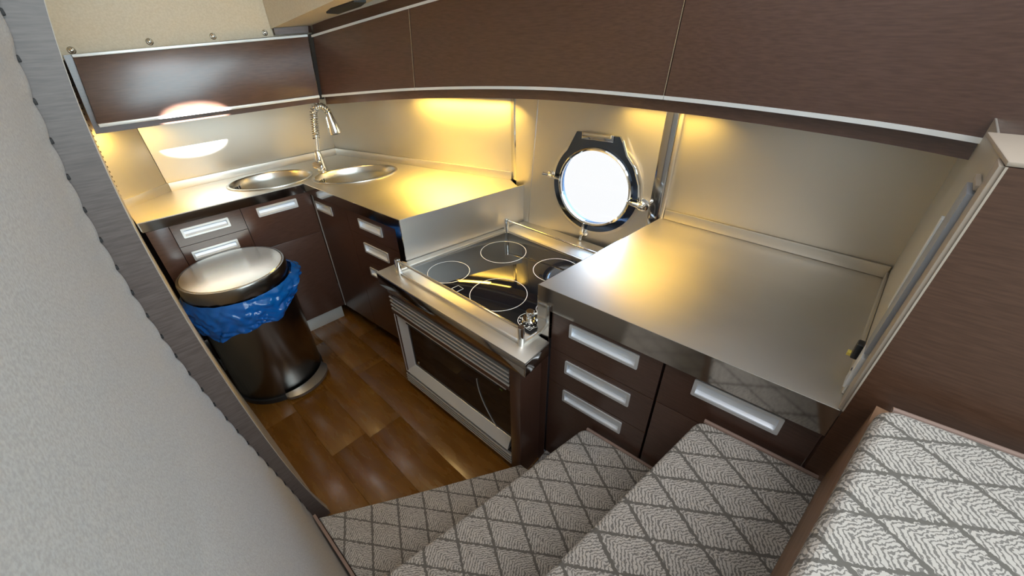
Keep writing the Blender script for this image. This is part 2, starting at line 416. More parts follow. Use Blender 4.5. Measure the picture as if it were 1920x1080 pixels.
def pbox(u0, u1, v0, v1, w0, w1): return hexa([hp(u0, v0, w0), hp(u1, v0, w0), hp(u1, v1, w0), hp(u0, v1, w0)], [hp(u0, v0, w1), hp(u1, v0, w1), hp(u1, v1, w1), hp(u0, v1, w1)])
box('hinge_plate', pbox(-0.068, 0.078, 0.205, 0.236, -0.017, -0.010), POLISH, po, 0.002)
mk('hinge_pin', *tube([hp(-0.058, 0.229, -0.021), hp(0.068, 0.229, -0.021)], 0.0075, 12), STEEL, po, True)
mk('stay_arm', *tube([hp(-0.112, 0.222, -0.022), hp(-0.138, 0.168, -0.024), hp(-0.178, 0.125, -0.026), hp(-0.206, 0.06, -0.026), hp(-0.215, -0.005, -0.024), hp(-0.213, -0.030, -0.022)], 0.0055, 8), CHROME, po, True)
def dog(ang, scale, big):
    a = math.radians(ang); c = Vector((math.cos(a), math.sin(a)))
    def at(r, w): return hp(c.x * r, c.y * r, w)
    d = mk('clamp', *tube([at(0.222 + 0.006, -0.004), at(0.222 + 0.006, -0.030)], 0.014 * scale, 12), CHROME, po, True)
    mk('clamp_arm', *tube([at(0.170, -0.034), at(0.195, -0.032), at(0.228, -0.026), at(0.236, -0.024)], [0.004 * scale, 0.009 * scale, 0.011 * scale, 0.006 * scale], 10), CHROME, d, True)
    mk('clamp_flange', *lathe([(0.024 * scale, 0.0), (0.024 * scale, 0.006), (0.018 * scale, 0.009)], 20, at(0.232, -0.001), -PN), CHROME, d, True)
    if big: mk('clamp_nut', *lathe([(0.012, 0.0), (0.012, 0.012), (0.005, 0.016)], 12, at(0.232, -0.030), -PN), CHROME, d, True)
    else: mk('clamp_wing', *tube([at(0.236, -0.026), at(0.262, -0.030)], [0.006, 0.009], 10), CHROME, d, True)
dog(187, 1.15, True); dog(6, 0.75, False); dog(-82, 0.85, False)

# ------------------------------------------------------------------ end bulkhead on the right of the counter, and stair-side wall
RF = Frame((0.818, 0.657), (0.861, -0.126))        # front line of the right-hand units
wb = thing('wall_back', (1.2, -0.14, 0.88), kind='structure')
EW = Frame((1.572, -0.142), (0.862, -0.124))
box('satin_panel', EW.box(-0.02, EW.len - 0.002, 0.0, 0.004, 0.88, 1.408), STEELWALL, wb, 0.001)
box('cream_jamb', EW.box(EW.len - 0.050, EW.len - 0.0005, -0.004, 0.004, 0.901, 1.408), CREAMEDGE, wb, 0.001)
wst = thing('wall_stairs', (0.87, -0.6, 0), RF.rot, kind='structure')
r0 = RF.len + 0.002
mk('wood_panel', *RF.box(r0, r0 + 1.1, 0.0, 0.03, 0.0, 1.408), PANELWOOD, wst)
box('cream_edge', RF.box(r0 - 0.0015, r0 + 0.0015, -0.0008, 0.0, 0.90, 1.408), CREAMEDGE, wst, 0)
box('cream_cap', RF.box(r0 - 0.003, r0 + 1.1, -0.002, 0.22, 1.409, 1.416), CREAMEDGE, wst, 0.002)

# ------------------------------------------------------------------ cream soffit over the hull cabinets
sf = thing('ceiling_soffit', (1.0, 1.6, 1.6), kind='structure')
def P(x, y, z): return Vector((x, y, z))
lo = [P(0.866, 2.36, 1.590), P(1.06, 2.36, 1.600), P(1.262, 1.75, 1.735), P(1.40, 0.9, 1.90), P(1.15, 0.9, 1.90), P(1.02, 1.75, 1.715)]
hi = [Vector((p.x, p.y, 2.1)) for p in lo]
n_ = len(lo)
V = lo + hi; F = [tuple(range(n_)), tuple(range(2 * n_ - 1, n_ - 1, -1))] + [(i, (i + 1) % n_, n_ + (i + 1) % n_, n_ + i) for i in range(n_)]
mk('soffit_box', V, F, CREAM, sf)
sl = lambda x, y: 1.590 + (2.36 - y) * 0.212
sv = [(1.025, 2.09), (1.085, 2.10), (1.140, 1.98), (1.135, 1.92), (1.075, 1.92), (1.02, 2.03)]
box('vent_grille', ([P(x, y, sl(x, y) - 0.004) for x, y in sv] + [P(x, y, sl(x, y) + 0.02) for x, y in sv],
                    [tuple(range(6)), tuple(range(11, 5, -1))] + [(i, (i + 1) % 6, 6 + (i + 1) % 6, 6 + i) for i in range(6)]), BLACKP, sf, 0)
cl = mk('ceiling', *wbox(-0.3, 1.7, 0.95, 2.75, 2.10, 2.14), CREAM); cl['kind'] = 'structure'

# ------------------------------------------------------------------ fabric partition by the camera with its wooden post
wl = thing('wall_left', (-0.05, 0.6, 0), kind='structure')
V, F = [], []
nz = 60
for i in range(nz + 1):
    z = 2.2 * i / nz
    V += [(FXF(z) - 0.006, 1.088, z), (PXF(z), 1.088, z), (PXF(z), 1.135, z), (FXF(z) - 0.006, 1.135, z)]
for i in range(nz):
    for k in range(4):
        a, b = i * 4 + k, i * 4 + (k + 1) % 4; F.append((a, b, b + 4, a + 4))
F += [(0, 1, 2, 3), (nz * 4 + 3, nz * 4 + 2, nz * 4 + 1, nz * 4)]
mk('wooden_post', V, F, WENGE_V, wl, True)
V, F = [], []
for i in range(nz + 1):
    z = 2.2 * i / nz
    V += [(PXF(z) + 0.0003, 1.10, z), (PXF(z) + 0.0016, 1.10, z), (PXF(z) + 0.0016, 1.134, z), (PXF(z) + 0.0003, 1.134, z)]
for i in range(nz):
    for k in range(4):
        a, b = i * 4 + k, i * 4 + (k + 1) % 4; F.append((a, b, b + 4, a + 4))
mk('post_edge', V, F, CREAMEDGE, wl, True)
V, F = [], []
nz, ny = 300, 26
per = 0.062
for i in range(nz + 1):
    z = 2.2 * i / nz
    sc = abs(math.sin(math.pi * z / per))
    lean = 0.135 * min(1.0, (z / 0.95)) ** 1.2
    for j in range(ny + 1):
        t = (j / ny) ** 1.7
        y = 1.080 - t * 2.2
        x = FXF(z) - lean * (1.080 - y)
        if j == 0: x, y = FXF(z) - 0.002 + 0.0045 * sc, 1.0855
        elif j == 1: x = FXF(z) + 0.0038 * sc - 0.001; y = 1.070
        elif j == 2: x += 0.003 * sc
        V.append((x, y, z))
m = len(V)
for i in range(nz):
    for j in range(ny):
        a = i * (ny + 1) + j; F.append((a, a + 1, a + ny + 2, a + ny + 1))
fb = mk('fabric_panel', V, F, FABRIC, wl, True)
so = fb.modifiers.new('thick', 'SOLIDIFY'); so.thickness = 0.02; so.offset = 1.0
k = 0
z = per * 2
while z < 2.15:
    box('stitch', wbox(FXF(z) - 0.003, FXF(z) + 0.0035, 1.079, 1.0875, z - 0.005, z + 0.005), DARKGAP, wl, 0.0015); z += per
pl_ = [(0.034, 1.045), (0.043, 1.045), (0.043, 0.56), (0.034, 0.56)]
bt = mk('trim_1', *prism(pl_, 0.10, 0.118), BINDING); bt['kind'] = 'structure'

# ------------------------------------------------------------------ stairs
sr = thing('staircase', (0.0, 0.0, 0.0), kind='structure', label='carpeted companion stairs with grey diamond pattern')
def tread(poly, z, th=0.032, r=0.012):
    v, f = prism(poly, z - th, z)
    return box('carpeted_tread', bevelled(v, f, r, 4), CARPET, sr, 0)
def rf(s, d): p = RF(s, d, 0); return (p.x, p.y)
def roundc(poly, idx, r, n=6):
    out = []
    for i, p in enumerate(poly):
        if i != idx: out.append(p); continue
        a = Vector(poly[i - 1]); b = Vector(p); c = Vector(poly[(i + 1) % len(poly)])
        p0 = b + (a - b).normalized() * r; p1 = b + (c - b).normalized() * r
        for k in range(n + 1):
            t = k / n; q = p0 * (1 - t) ** 2 + b * 2 * t * (1 - t) + p1 * t * t; out.append((q.x, q.y))
    return out
tread([(0.046, 0.42), (0.046, 1.035), (0.306, 0.868), (0.553, 0.717), (0.697, 0.630), (0.70, 0.588), rf(0.062, -0.003), rf(0.32, -0.003), rf(0.32, -0.4)][::-1], 0.10, 0.03, 0.004)
T2 = roundc([rf(0.222, -0.010), (0.046, 0.570), (0.046, 0.10), rf(0.60, -0.010)], 0, 0.03)
T3 = roundc([rf(0.548, -0.014), (0.02, 0.225), (-0.04, -0.10), rf(0.83, -0.010)], 0, 0.03)
T4 = roundc([rf(0.815, -0.060), (0.02, -0.055), (-0.10, -1.10), rf(1.75, -0.010)], 0, 0.035)
tread(T2, 0.39); tread(T3, 0.70); tread(T4, 1.00, 0.05, 0.016)
def riser(a, b, z0, z1):
    fr = Frame(b, a); box('riser', fr.box(0, fr.len, 0.0, 0.02, z0, z1), STEPWOOD, sr, 0)
riser(rf(0.25, -0.012), (0.07, 0.535), 0.10, 0.358)
riser(rf(0.575, -0.014), (0.03, 0.19), 0.39, 0.668)
riser(rf(0.842, -0.012), (0.02, -0.085), 0.70, 0.952)
riser(rf(0.05, -0.012), (0.07, 1.00), -0.01, 0.07) if False else None
def binding(pts, z):
    mk('edge_binding', *tube([(p[0], p[1], z) for p in pts], 0.0065, 8), BINDING, sr, True)
binding([rf(0.232, -0.0075), rf(0.40, -0.0075), rf(0.595, -0.0075)], 0.384)
binding([rf(0.560, -0.0085), rf(0.70, -0.0075), rf(0.815, -0.0075)], 0.694)
binding([rf(0.832, -0.052), rf(1.10, -0.036), rf(1.70, -0.008)], 0.988)

# ------------------------------------------------------------------ drawer and door builder
def pull(parent, fr, s0, s1, z0, z1, d):
    """recessed aluminium pull: flange, tray"""
    h = mk('handle', *plate(rrect(s0, s1, z0, z1, 0.004), [rrect(s0 + 0.009, s1 - 0.009, z0 + 0.009, z1 - 0.009, 0.002, 2)], 0.004,
                            lambda u, v, w: fr(u, d - 0.004 + w, v)), ALU, parent)
    a, b, c, e = s0 + 0.009, s1 - 0.009, z0 + 0.009, z1 - 0.009
    V, F = [], []
    n = 8
    prof = [(0.0, e)] + [(0.020 * math.sin(math.pi / 2 * k / n) ** 0.8, e - (e - c) * 0.12 - (e - c) * 0.88 * k / n * 0.55) for k in range(n + 1)]
    prof = [(0.0, e), (0.016, e - 0.003), (0.019, e - 0.010), (0.016, c + 0.018), (0.009, c + 0.006), (0.0, c)]
    for s in (a, b):
        for dd, zz in prof: V.append(fr(s, d + dd, zz))
    m = len(prof)
    for i in range(m - 1): F.append((i, i + 1, m + i + 1, m + i))
    F.append(tuple(range(m))); F.append(tuple(range(2 * m - 1, m - 1, -1)))
    mk('recess', V, F, ALUIN, h, False)

def front(parent, fr, name, s0, s1, z0, z1, pl, mat=None, d=0.0, th=0.018):
    """drawer or door front with a hole for its pull; pl = (s0, s1, z0, z1) or None"""
    g = 0.0012
    out = [(s0 + g, z0 + g), (s1 - g, z0 + g), (s1 - g, z1 - g), (s0 + g, z1 - g)]
    if pl:
        hole = rrect(pl[0] + 0.005, pl[1] - 0.005, pl[2] + 0.005, pl[3] - 0.005, 0.002, 2)
        o = mk(name, *plate(out, [hole], th, lambda u, v, w: fr(u, d + w, v)), mat or WENGE, parent)
        pull(o, fr, *pl, d)
    else:
        o = box(name, fr.box(s0 + g, s1 - g, d, d + th, z0 + g, z1 - g), mat or WENGE, parent, 0.001)
    return o

def unit(name, fr, s0, s1, z0, z1, depth, label, cat='cabinet', group=None, d=0.0):
    p = fr((s0 + s1) / 2, d, 0)
    t = thing(name, (p.x, p.y, 0), fr.rot, label, cat, group)
    a = s0 + 0.001; b = s1 - 0.001
    parts = [fr.box(a, a + 0.016, d + 0.045, d + depth, z0, z1), fr.box(b - 0.016, b, d + 0.045, d + depth, z0, z1),
             fr.box(a, b, d + depth - 0.012, d + depth, z0, z1), fr.box(a, b, d + 0.045, d + depth, z0, z0 + 0.016)]
    mk('carcass', *join(*parts), WENGE, t)
    return t

# left run, below the sink wall
LF = Frame((0.055, 2.262), (0.752, 2.232))
t = unit('drawer_cabinet', LF, 0.085, 0.375, 0.09, 0.735, 0.33, 'dark wood two-drawer cabinet left of the corner, behind the bin')
front(t, LF, 'drawer', 0.085, 0.375, 0.745, 0.853, (0.118, 0.312, 0.782, 0.828))
front(t, LF, 'drawer', 0.085, 0.375, 0.60, 0.745, (0.116, 0.312, 0.664, 0.712))
front(t, LF, 'door', 0.085, 0.375, 0.09, 0.60, None)
t = unit('filler_cabinet', LF, 0.0, 0.085, 0.09, 0.735, 0.33, 'narrow plain dark wood filler at the far left end of the counter')
front(t, LF, 'front_panel', 0.0, 0.085, 0.09, 0.853, None)
t = unit('corner_cabinet', LF, 0.375, 0.716, 0.09, 0.735, 0.33, 'dark wood corner cabinet with one long pull above a plain door, under the sink')
front(t, LF, 'drawer', 0.375, 0.716, 0.615, 0.853, (0.440, 0.638, 0.786, 0.834))
front(t, LF, 'door', 0.375, 0.716, 0.09, 0.615, None)

# hull run between the corner and the stove
HF = Frame((0.752, 2.228), (0.811, 1.423))
t = unit('sink_cabinet', HF, 0.012, 0.33, 0.09, 0.735, 0.40, 'very dark tall-door cabinet with one small pull, right at the inner corner')
front(t, HF, 'door', 0.012, 0.33, 0.09, 0.848, (0.020, 0.185, 0.752, 0.803), d=0.022)
box('corner_strip', HF.box(0.003, 0.007, 0.019, 0.040, 0.09, 0.846), VENT, t, 0)
t = unit('drawer_cabinet', HF, 0.33, 0.765, 0.09, 0.735, 0.42, 'dark wood three-drawer cabinet just left of the stove, under the counter end')
front(t, HF, 'drawer', 0.33, 0.765, 0.712, 0.848, (0.432, 0.622, 0.754, 0.806), d=0.022)
front(t, HF, 'drawer', 0.33, 0.765, 0.568, 0.712, (0.432, 0.632, 0.618, 0.674), d=0.022)
front(t, HF, 'drawer', 0.33, 0.765, 0.09, 0.568, (0.432, 0.632, 0.478, 0.528), d=0.022)

# right-hand run
t = unit('drawer_cabinet', RF, 0.048, 0.419, 0.04, 0.815, 0.60, 'dark wood three-drawer cabinet right of the stove, beside the lower steps', d=0.012)
box('filler_panel', RF.box(0.0, 0.046, 0.001, 0.004, 0.0, 0.638), WENGE, t, 0)
front(t, RF, 'drawer', 0.048, 0.419, 0.655, 0.815, (0.118, 0.352, 0.738, 0.793), d=0.012)
front(t, RF, 'drawer', 0.048, 0.419, 0.500, 0.655, (0.112, 0.350, 0.573, 0.630), d=0.012)
front(t, RF, 'drawer', 0.048, 0.419, 0.040, 0.500, (0.112, 0.342, 0.432, 0.488), d=0.012)
t = unit('drawer_cabinet', RF, 0.424, 0.782, 0.04, 0.815, 0.60, 'dark wood drawer cabinet with one wide pull, beside the upper steps', d=0.012)
front(t, RF, 'drawer', 0.424, 0.782, 0.655, 0.815, (0.505, 0.712, 0.745, 0.803), d=0.012)
front(t, RF, 'drawer', 0.424, 0.782, 0.040, 0.655, None, d=0.012)

# ------------------------------------------------------------------ worktops
SL = (0.662, 2.430, 0.205, 0.156, -15.0); SR = (1.018, 2.160, 0.222, 0.152, -24.0)
def oval(c, d, n=64):
    a0 = math.radians(c[4])
    out = []
    for k in range(n):
        a = 2 * math.pi * k / n; u, v = (c[2] + d) * math.cos(a), (c[3] + d) * math.sin(a)
        out.append((c[0] + u * math.cos(a0) - v * math.sin(a0), c[1] + u * math.sin(a0) + v * math.cos(a0)))
    return out
wt = thing('sink_worktop', (0.6, 2.3, 0.85), label='L-shaped brushed steel worktop with two oval sink cut-outs in the corner', cat='worktop')
top = [(0.048, 2.256), (0.752, 2.226), (0.813, 1.423), (1.455, 1.322), (1.515, 1.436), (1.153, 2.648), (0.247, 2.648), (0.046, 2.503)]
mk('top_sheet', *plate(top, [oval(SL, -0.004), oval(SR, -0.004)], 0.004, lambda u, v, w: (u, v, 0.896 + w)), STEEL, wt)
box('front_apron', LF.box(-0.007, LF.len + 0.0, -0.006, -0.003, 0.855, 0.899), POLISH, wt, 0)
box('front_apron', HF.box(0.0, HF.len, -0.002, 0.002, 0.849, 0.899), POLISH, wt, 0)
box('front_apron', HF.box(0.767, HF.len, -0.001, 0.02, 0.09, 0.8485), POLISH, wt, 0)
HE = Frame((0.813, 1.423), (1.500, 1.316))
box('end_panel', HE.box(0.0, HE.len, -0.001, 0.003, 0.66, 0.899), STEEL, wt, 0)
box('end_panel', Frame((0.046, 2.503), (0.048, 2.256)).box(0, 0.247, -0.002, 0.002, 0.86, 0.899), STEEL, wt, 0)
box('upstand', wbox(0.248, 1.153, 2.640, 2.651, 0.8995, 0.941), STEEL, wt, 0.002)
box('upstand', Frame((0.046, 2.497), (0.247, 2.642)).box(0, 0.248, 0, 0.008, 0.8995, 0.941), STEEL, wt, 0.002)
box('upstand', HL.box(0.004, HL.len + 0.0, -0.010, -0.001, 0.8995, 0.941), STEEL, wt, 0.002)

def sink(c, label):
    x, y = c[0], c[1]
    s = thing('sink_bowl', (x, y, 0.76), label=label, cat='sink', group='oval steel sink bowls')
    pr = [(0.010, 0.1405), (0.009, 0.1445), (-0.004, 0.1445), (-0.010, 0.138), (-0.014, 0.10), (-0.022, 0.03), (-0.05, 0.006), (-0.11, 0.0),
          (-0.11, -0.004), (-0.045, 0.0), (-0.018, 0.025), (-0.009, 0.10), (-0.006, 0.136), (-0.002, 0.1395)]
    V, F = [], []
    for d, h in pr: V += [(p[0], p[1], 0.76 + h) for p in oval(c, d)]
    m = len(pr)
    for i in range(m):
        for k in range(64):
            k2 = (k + 1) % 64; j = (i + 1) % m; F.append((i * 64 + k, i * 64 + k2, j * 64 + k2, j * 64 + k))
    mk('bowl', V, F, SINKST, s, True)
    mk('drain', *lathe([(0.100, -0.003), (0.100, 0.001), (0.046, 0.001), (0.046, 0.003), (0.036, 0.003), (0.032, -0.002), (0.010, -0.002), (0.008, 0.0)], 32, (x, y, 0.76)), CHROME, s, True)
    for k in range(4):
        q = oval(c, -0.0125)[26 + k]; q2 = oval(c, -0.0125)[27 + k]
        fr = Frame(q, q2)
        box('overflow_slot', fr.box(-0.003, 0.003, -0.003, 0.003, 0.858, 0.876), BLACKP, s, 0)
    return s
sink(SL, 'oval steel sink bowl nearer the left wall panel, left of the tap')
sink(SR, 'oval steel sink bowl right of the tap, with overflow slots')

rt_ = thing('stove_side_worktop', (1.2, 0.25, 0.82), RF.rot, 'wide brushed steel worktop right of the stove, beside the stairs', 'worktop')
rtop = [(0.818, 0.657), (0.861, -0.124), (1.571, -0.140), (1.559, 0.600), (1.50, 0.604)]
box('top_sheet', prism(rtop[::-1], 0.896, 0.900), STEEL, rt_, 0)
box('front_apron', RF.box(-0.0005, RF.len, -0.001, 0.003, 0.8165, 0.899), POLISH, rt_, 0)
box('corner_apron', RF.box(-0.0005, 0.046, -0.001, 0.003, 0.64, 0.8165), POLISH, rt_, 0)
RE = Frame((1.50, 0.606), (0.818, 0.659))
box('end_panel', RE.box(0.0, RE.len, -0.001, 0.003, 0.64, 0.899), POLISH, rt_, 0)
box('upstand', RW.box(0.002, RW.len + 0.010, -0.010, -0.001, 0.9005, 0.941), STEEL, rt_, 0.002)
box('upstand', EW.box(0.012, EW.len - 0.055, -0.008, -0.001, 0.9005, 0.925), STEEL, rt_, 0.002)

# ------------------------------------------------------------------ tap
tp = thing('spring_tap', (0.925, 2.375, 0.90), label='chrome spring-neck kitchen tap between the two sinks', cat='tap')
bx, by = 0.925, 2.375
mk('base', *lathe([(0.030, 0.0), (0.030, 0.012), (0.026, 0.03), (0.024, 0.06), (0.021, 0.085), (0.015, 0.108), (0.011, 0.115)], 24, (bx, by, 0.9005)), CHROME, tp, True)
hd = mk('lever', *tube([(bx - 0.010, by - 0.008, 0.945), (bx - 0.045, by - 0.040, 0.948)], 0.018, 16), CHROME, tp, True)
mk('lever_pin', *tube([(bx - 0.028, by - 0.012, 0.958), (bx + 0.008, by + 0.002, 1.005)], 0.004, 8), CHROME, hd, True)
path = []
for k in range(13): t_ = k / 12; path.append(Vector((bx + 0.034 * t_, by, 1.0 + 0.185 * t_)))
c0 = Vector((bx + 0.034 + 0.038, by - 0.008, 1.185))
for k in range(1, 15):
    a = math.pi - math.pi * 0.90 * k / 14
    path.append(Vector((c0.x + 0.038 * math.cos(a), by - 0.025 * k / 14, c0.z + 0.052 * math.sin(a))))
mk('hose', *tube(path, 0.0085, 10), STEEL, tp, True)
# spring coiled round the hose
seg = [0.0]
for a, b in zip(path[:-1], path[1:]): seg.append(seg[-1] + (b - a).length)
L = seg[-1]; turns = 20; npt = turns * 10; hel = []
s_start = 0.075
for k in range(npt + 1):
    s = s_start + (L - s_start) * k / npt
    i = min(max(0, int(np.searchsorted(seg, s)) - 1), len(path) - 2); f = (s - seg[i]) / (seg[i + 1] - seg[i])
    p = path[i].lerp(path[i + 1], f); tg = (path[i + 1] - path[i]).normalized(); u = Vector((0, 1, 0)); u = (u - tg * u.dot(tg)).normalized(); w = tg.cross(u)
    a = 2 * math.pi * turns * k / npt; hel.append(p + (u * math.cos(a) + w * math.sin(a)) * 0.0170)
mk('spring', *tube(hel, 0.0036, 6), CHROME, tp, True)
mk('riser_rod', *tube([(bx + 0.012, by + 0.004, 1.0), (bx + 0.034, by + 0.004, 1.12)], 0.005, 8), CHROME, tp, True)
e = path[-1]; dirn = Vector((0.07, -0.10, -1)).normalized()
hdp = [e - dirn * 0.005, e + dirn * 0.012, e + dirn * 0.05, e + dirn * 0.095, e + dirn * 0.110]
sh = mk('spray_head', *tube(hdp, [0.014, 0.019, 0.025, 0.036, 0.035], 20), CHROME, tp, True)
mk('nozzle', *tube([hdp[-1], hdp[-1] + dirn * 0.004], 0.026, 20), BLACKP, sh, True)
mk('spray_button', *tube([e + dirn * 0.02 + Vector((-0.021, -0.004, 0)), e + dirn * 0.075 + Vector((-0.030, -0.006, 0))], 0.0045, 8), CHROME, sh, True)

# ------------------------------------------------------------------ stove
st = thing('stove', (0.95, 1.0, 0.0), -math.pi / 2, 'low built-in stove with black glass hob, steel rail and oven below', 'stove')
slab = [(0.667, 1.443), (0.668, 1.300), (0.679, 0.591), (0.808, 0.598), (0.811, 0.653), (1.497, 0.60), (1.500, 1.312), (0.806, 1.418), (0.80, 1.440)]
box('steel_surround', prism(slab[::-1], 0.693, 0.700), STEEL, st, 0.001)
SFm = Frame((0.667, 1.443), (0.679, 0.591))
box('front_apron', SFm.box(0.0, SFm.len, 0.0, 0.006, 0.636, 0.6925), POLISH, st, 0.002)
box('side_apron', Frame((0.679, 0.591), (0.808, 0.598)).box(0.0, 0.129, -0.0005, 0.005, 0.640, 0.6925), POLISH, st, 0.001)
box('side_apron', Frame((0.80, 1.440), (0.667, 1.443)).box(0.0, 0.132, 0.0, 0.005, 0.636, 0.6925), POLISH, st, 0.001)
OF = Frame((0.690, 1.425), (0.706, 0.636))          # oven front
OL = OF.len
mk('oven_body', *join(OF.box(0.0, 0.022, 0.002, 0.10, 0.035, 0.636), OF.box(OL - 0.004, OL, 0.002, 0.115, 0.0, 0.636),
                      OF.box(0.022, OL - 0.004, 0.10, 0.112, 0.02, 0.636), OF.box(0.022, OL - 0.004, 0.002, 0.10, 0.020, 0.033)), WENGE, st)
front(st, OF, 'stile', OL - 0.052, OL, 0.0, 0.636, None, d=-0.001, th=0.02)
front(st, OF, 'rail', 0.0, OL - 0.052, 0.590, 0.636, None, d=0.0, th=0.018)
front(st, OF, 'rail', 0.0, OL - 0.052, 0.478, 0.500, None, d=0.0, th=0.018)
def vent(z0, z1, s0, s1, n):
    box('vent_back', OF.box(s0, s1, 0.016, 0.020, z0, z1), BLACKP, st, 0)
    h = (z1 - z0) / n
    for k in range(n):
        za = z0 + h * k
        box('vent_slat', hexa([OF(s0, -0.003, za + h * 0.10), OF(s1, -0.003, za + h * 0.10), OF(s1, -0.001, za + h * 0.34), OF(s0, -0.001, za + h * 0.34)],
                              [OF(s0, 0.012, za + h * 0.10), OF(s1, 0.012, za + h * 0.10), OF(s1, 0.012, za + h * 0.30), OF(s0, 0.012, za + h * 0.30)]), VENT, st, 0)
vent(0.502, 0.588, 0.006, OL - 0.053, 4)
vent(0.036, 0.100, 0.006, OL - 0.053, 4)
door = thing('oven_door', tuple(OF(0, 0, 0.1)), OF.rot); 
door.parent = st; door.matrix_parent_inverse = Matrix.Identity(4); door.matrix_basis = wmat(st).inverted() @ Matrix.Translation(OF(OL / 2, 0, 0.10)) @ Matrix.Rotation(OF.rot, 4, 'Z')
d0, d1, e0, e1 = 0.012, OL - 0.075, 0.108, 0.474
mk('door_frame', *join(hexa([OF(d0, 0.0, e0), OF(d0 + 0.045, 0.030, e0 + 0.035), OF(d0 + 0.045, 0.030, e1 - 0.008), OF(d0, 0.0, e1)],
                            [OF(d0, 0.045, e0), OF(d0 + 0.05, 0.045, e0 + 0.035), OF(d0 + 0.05, 0.045, e1 - 0.008), OF(d0, 0.045, e1)]),
                      hexa([OF(d0, 0.0, e0), OF(d1, 0.0, e0), OF(d1 - 0.004, 0.030, e0 + 0.045), OF(d0 + 0.045, 0.030, e0 + 0.045)],
                            [OF(d0, 0.045, e0), OF(d1, 0.045, e0), OF(d1 - 0.004, 0.045, e0 + 0.05), OF(d0 + 0.045, 0.045, e0 + 0.05)]),
                      OF.box(d0, d1, 0.004, 0.045, e1 - 0.008, e1)), ALU, door)
box('door_glass', OF.box(d0 + 0.046, d1 - 0.004, 0.032, 0.042, e0 + 0.046, e1 - 0.008), OVENGLASS, door, 0)
hb = [OF(d0 + 0.06 + (d1 - d0 - 0.12) * k / 10, 0.022, e1 - 0.035) for k in range(11)]
mk('door_handle', *tube(hb, 0.006, 8), BLACKP, door, True)
mk('door_arc', *tube([OF(d1 - 0.19 + 0.11 * (k / 10) ** 2, 0.030, e1 - 0.10 - 0.23 * k / 10) for k in range(11)], 0.0022, 6), VENT, door, True)
mk('door_screw', *lathe([(0.007, 0), (0.007, 0.003)], 12, OF(d0 + 0.075, 0.032, e0 + 0.075), -OF.n.to_3d()), CHROME, door)
mk('energy_mark', *OF.box(d1 - 0.06, d1 - 0.045, 0.0305, 0.032, e1 - 0.07, e1 - 0.063), plain('green_mark', (0.1, 0.16, 0.02), 0.5), door)
box('stove_plinth', OF.box(0.03, OL - 0.06, 0.05, 0.06, 0.0, 0.034), DARKGAP, st, 0)
# hob glass and printed rings
glassp = [(0.790, 1.352), (0.795, 0.668), (1.325, 0.640), (1.322, 1.278)]
hob = box('hob_glass', prism(glassp[::-1], 0.7003, 0.7045), GLASSBLK, st, 0.001)
def ring(cx, cy, r, w=0.0012, z=0.7046):
    mk('burner_ring', *lathe([(r - w, 0.0), (r - w, 0.0004), (r + w, 0.0004), (r + w, 0.0)], 64, (cx, cy, z), None, True), WHITEPRINT, hob)
for a in ((0.874, 1.200, 0.090), (1.160, 1.148, 0.106), (0.895, 0.920, 0.113), (1.190, 0.860, 0.100)): ring(*a)
def knob(cx, cy):
    ring(cx, cy, 0.044, 0.0011)
    k_ = mk('knob', *lathe([(0.030, 0.0), (0.030, 0.010), (0.027, 0.013), (0.016, 0.013), (0.0155, 0.040), (0.014, 0.042)], 28, (cx, cy, 0.7047)), CHROME, hob, True)
    mk('knob_lever', *tube([(cx + 0.008, cy - 0.004, 0.728), (cx + 0.034, cy - 0.016, 0.728)], 0.004, 8), CHROME, k_, True)
    for q in range(9):
        a = math.radians(110 + 26 * q)
        mk('dial_mark', *lathe([(0.0032, 0.0), (0.0032, 0.0004)], 10, (cx + 0.037 * math.cos(a), cy + 0.037 * math.sin(a), 0.7046)), WHITEPRINT, hob)
knob(0.850, 0.718); knob(0.945, 0.712)
def sqmark(cx, cy, h, ang):
    pts = [(cx + h * math.cos(math.radians(ang + 90 * k)), cy + h * math.sin(math.radians(ang + 90 * k)), 0.7048) for k in range(5)]
    mk('printed_mark', *tube(pts, 0.0009, 4), WHITEPRINT, hob)
sqmark(0.812, 1.07, 0.024, 40); sqmark(0.815, 0.690, 0.012, 45)
# raised fiddle rail
zl = 0.7005
lip = [(0.727, 1.372), (0.737, 0.652), (1.330, 0.622), (1.335, 1.292)]
for a, b in zip(lip, lip[1:] + lip[:1]):
    fr = Frame(a, b); box('tray_lip', fr.box(-0.004, fr.len + 0.004, -0.004, 0.004, zl, zl + 0.010), STEEL, st, 0.001)
for p in ((0.727, 1.352), (0.737, 0.660), (1.330, 1.287), (1.330, 0.632)):
    mk('rail_post', *lathe([(0.012, 0.0), (0.012, 0.070), (0.0105, 0.0735)], 20, (p[0], p[1], zl)), CHROME, st, True)
mk('rail', *tube([(0.727, 1.352, 0.766), (0.737, 0.660, 0.766)], 0.0055, 10), CHROME, st, True)
mk('rail', *tube([(1.330, 1.287, 0.766), (1.330, 0.632, 0.766)], 0.0045, 10), CHROME, st, True)
box('back_ledge', wbox(1.345, 1.498, 0.612, 1.305, 0.7005, 0.706), STEEL, st, 0.001)

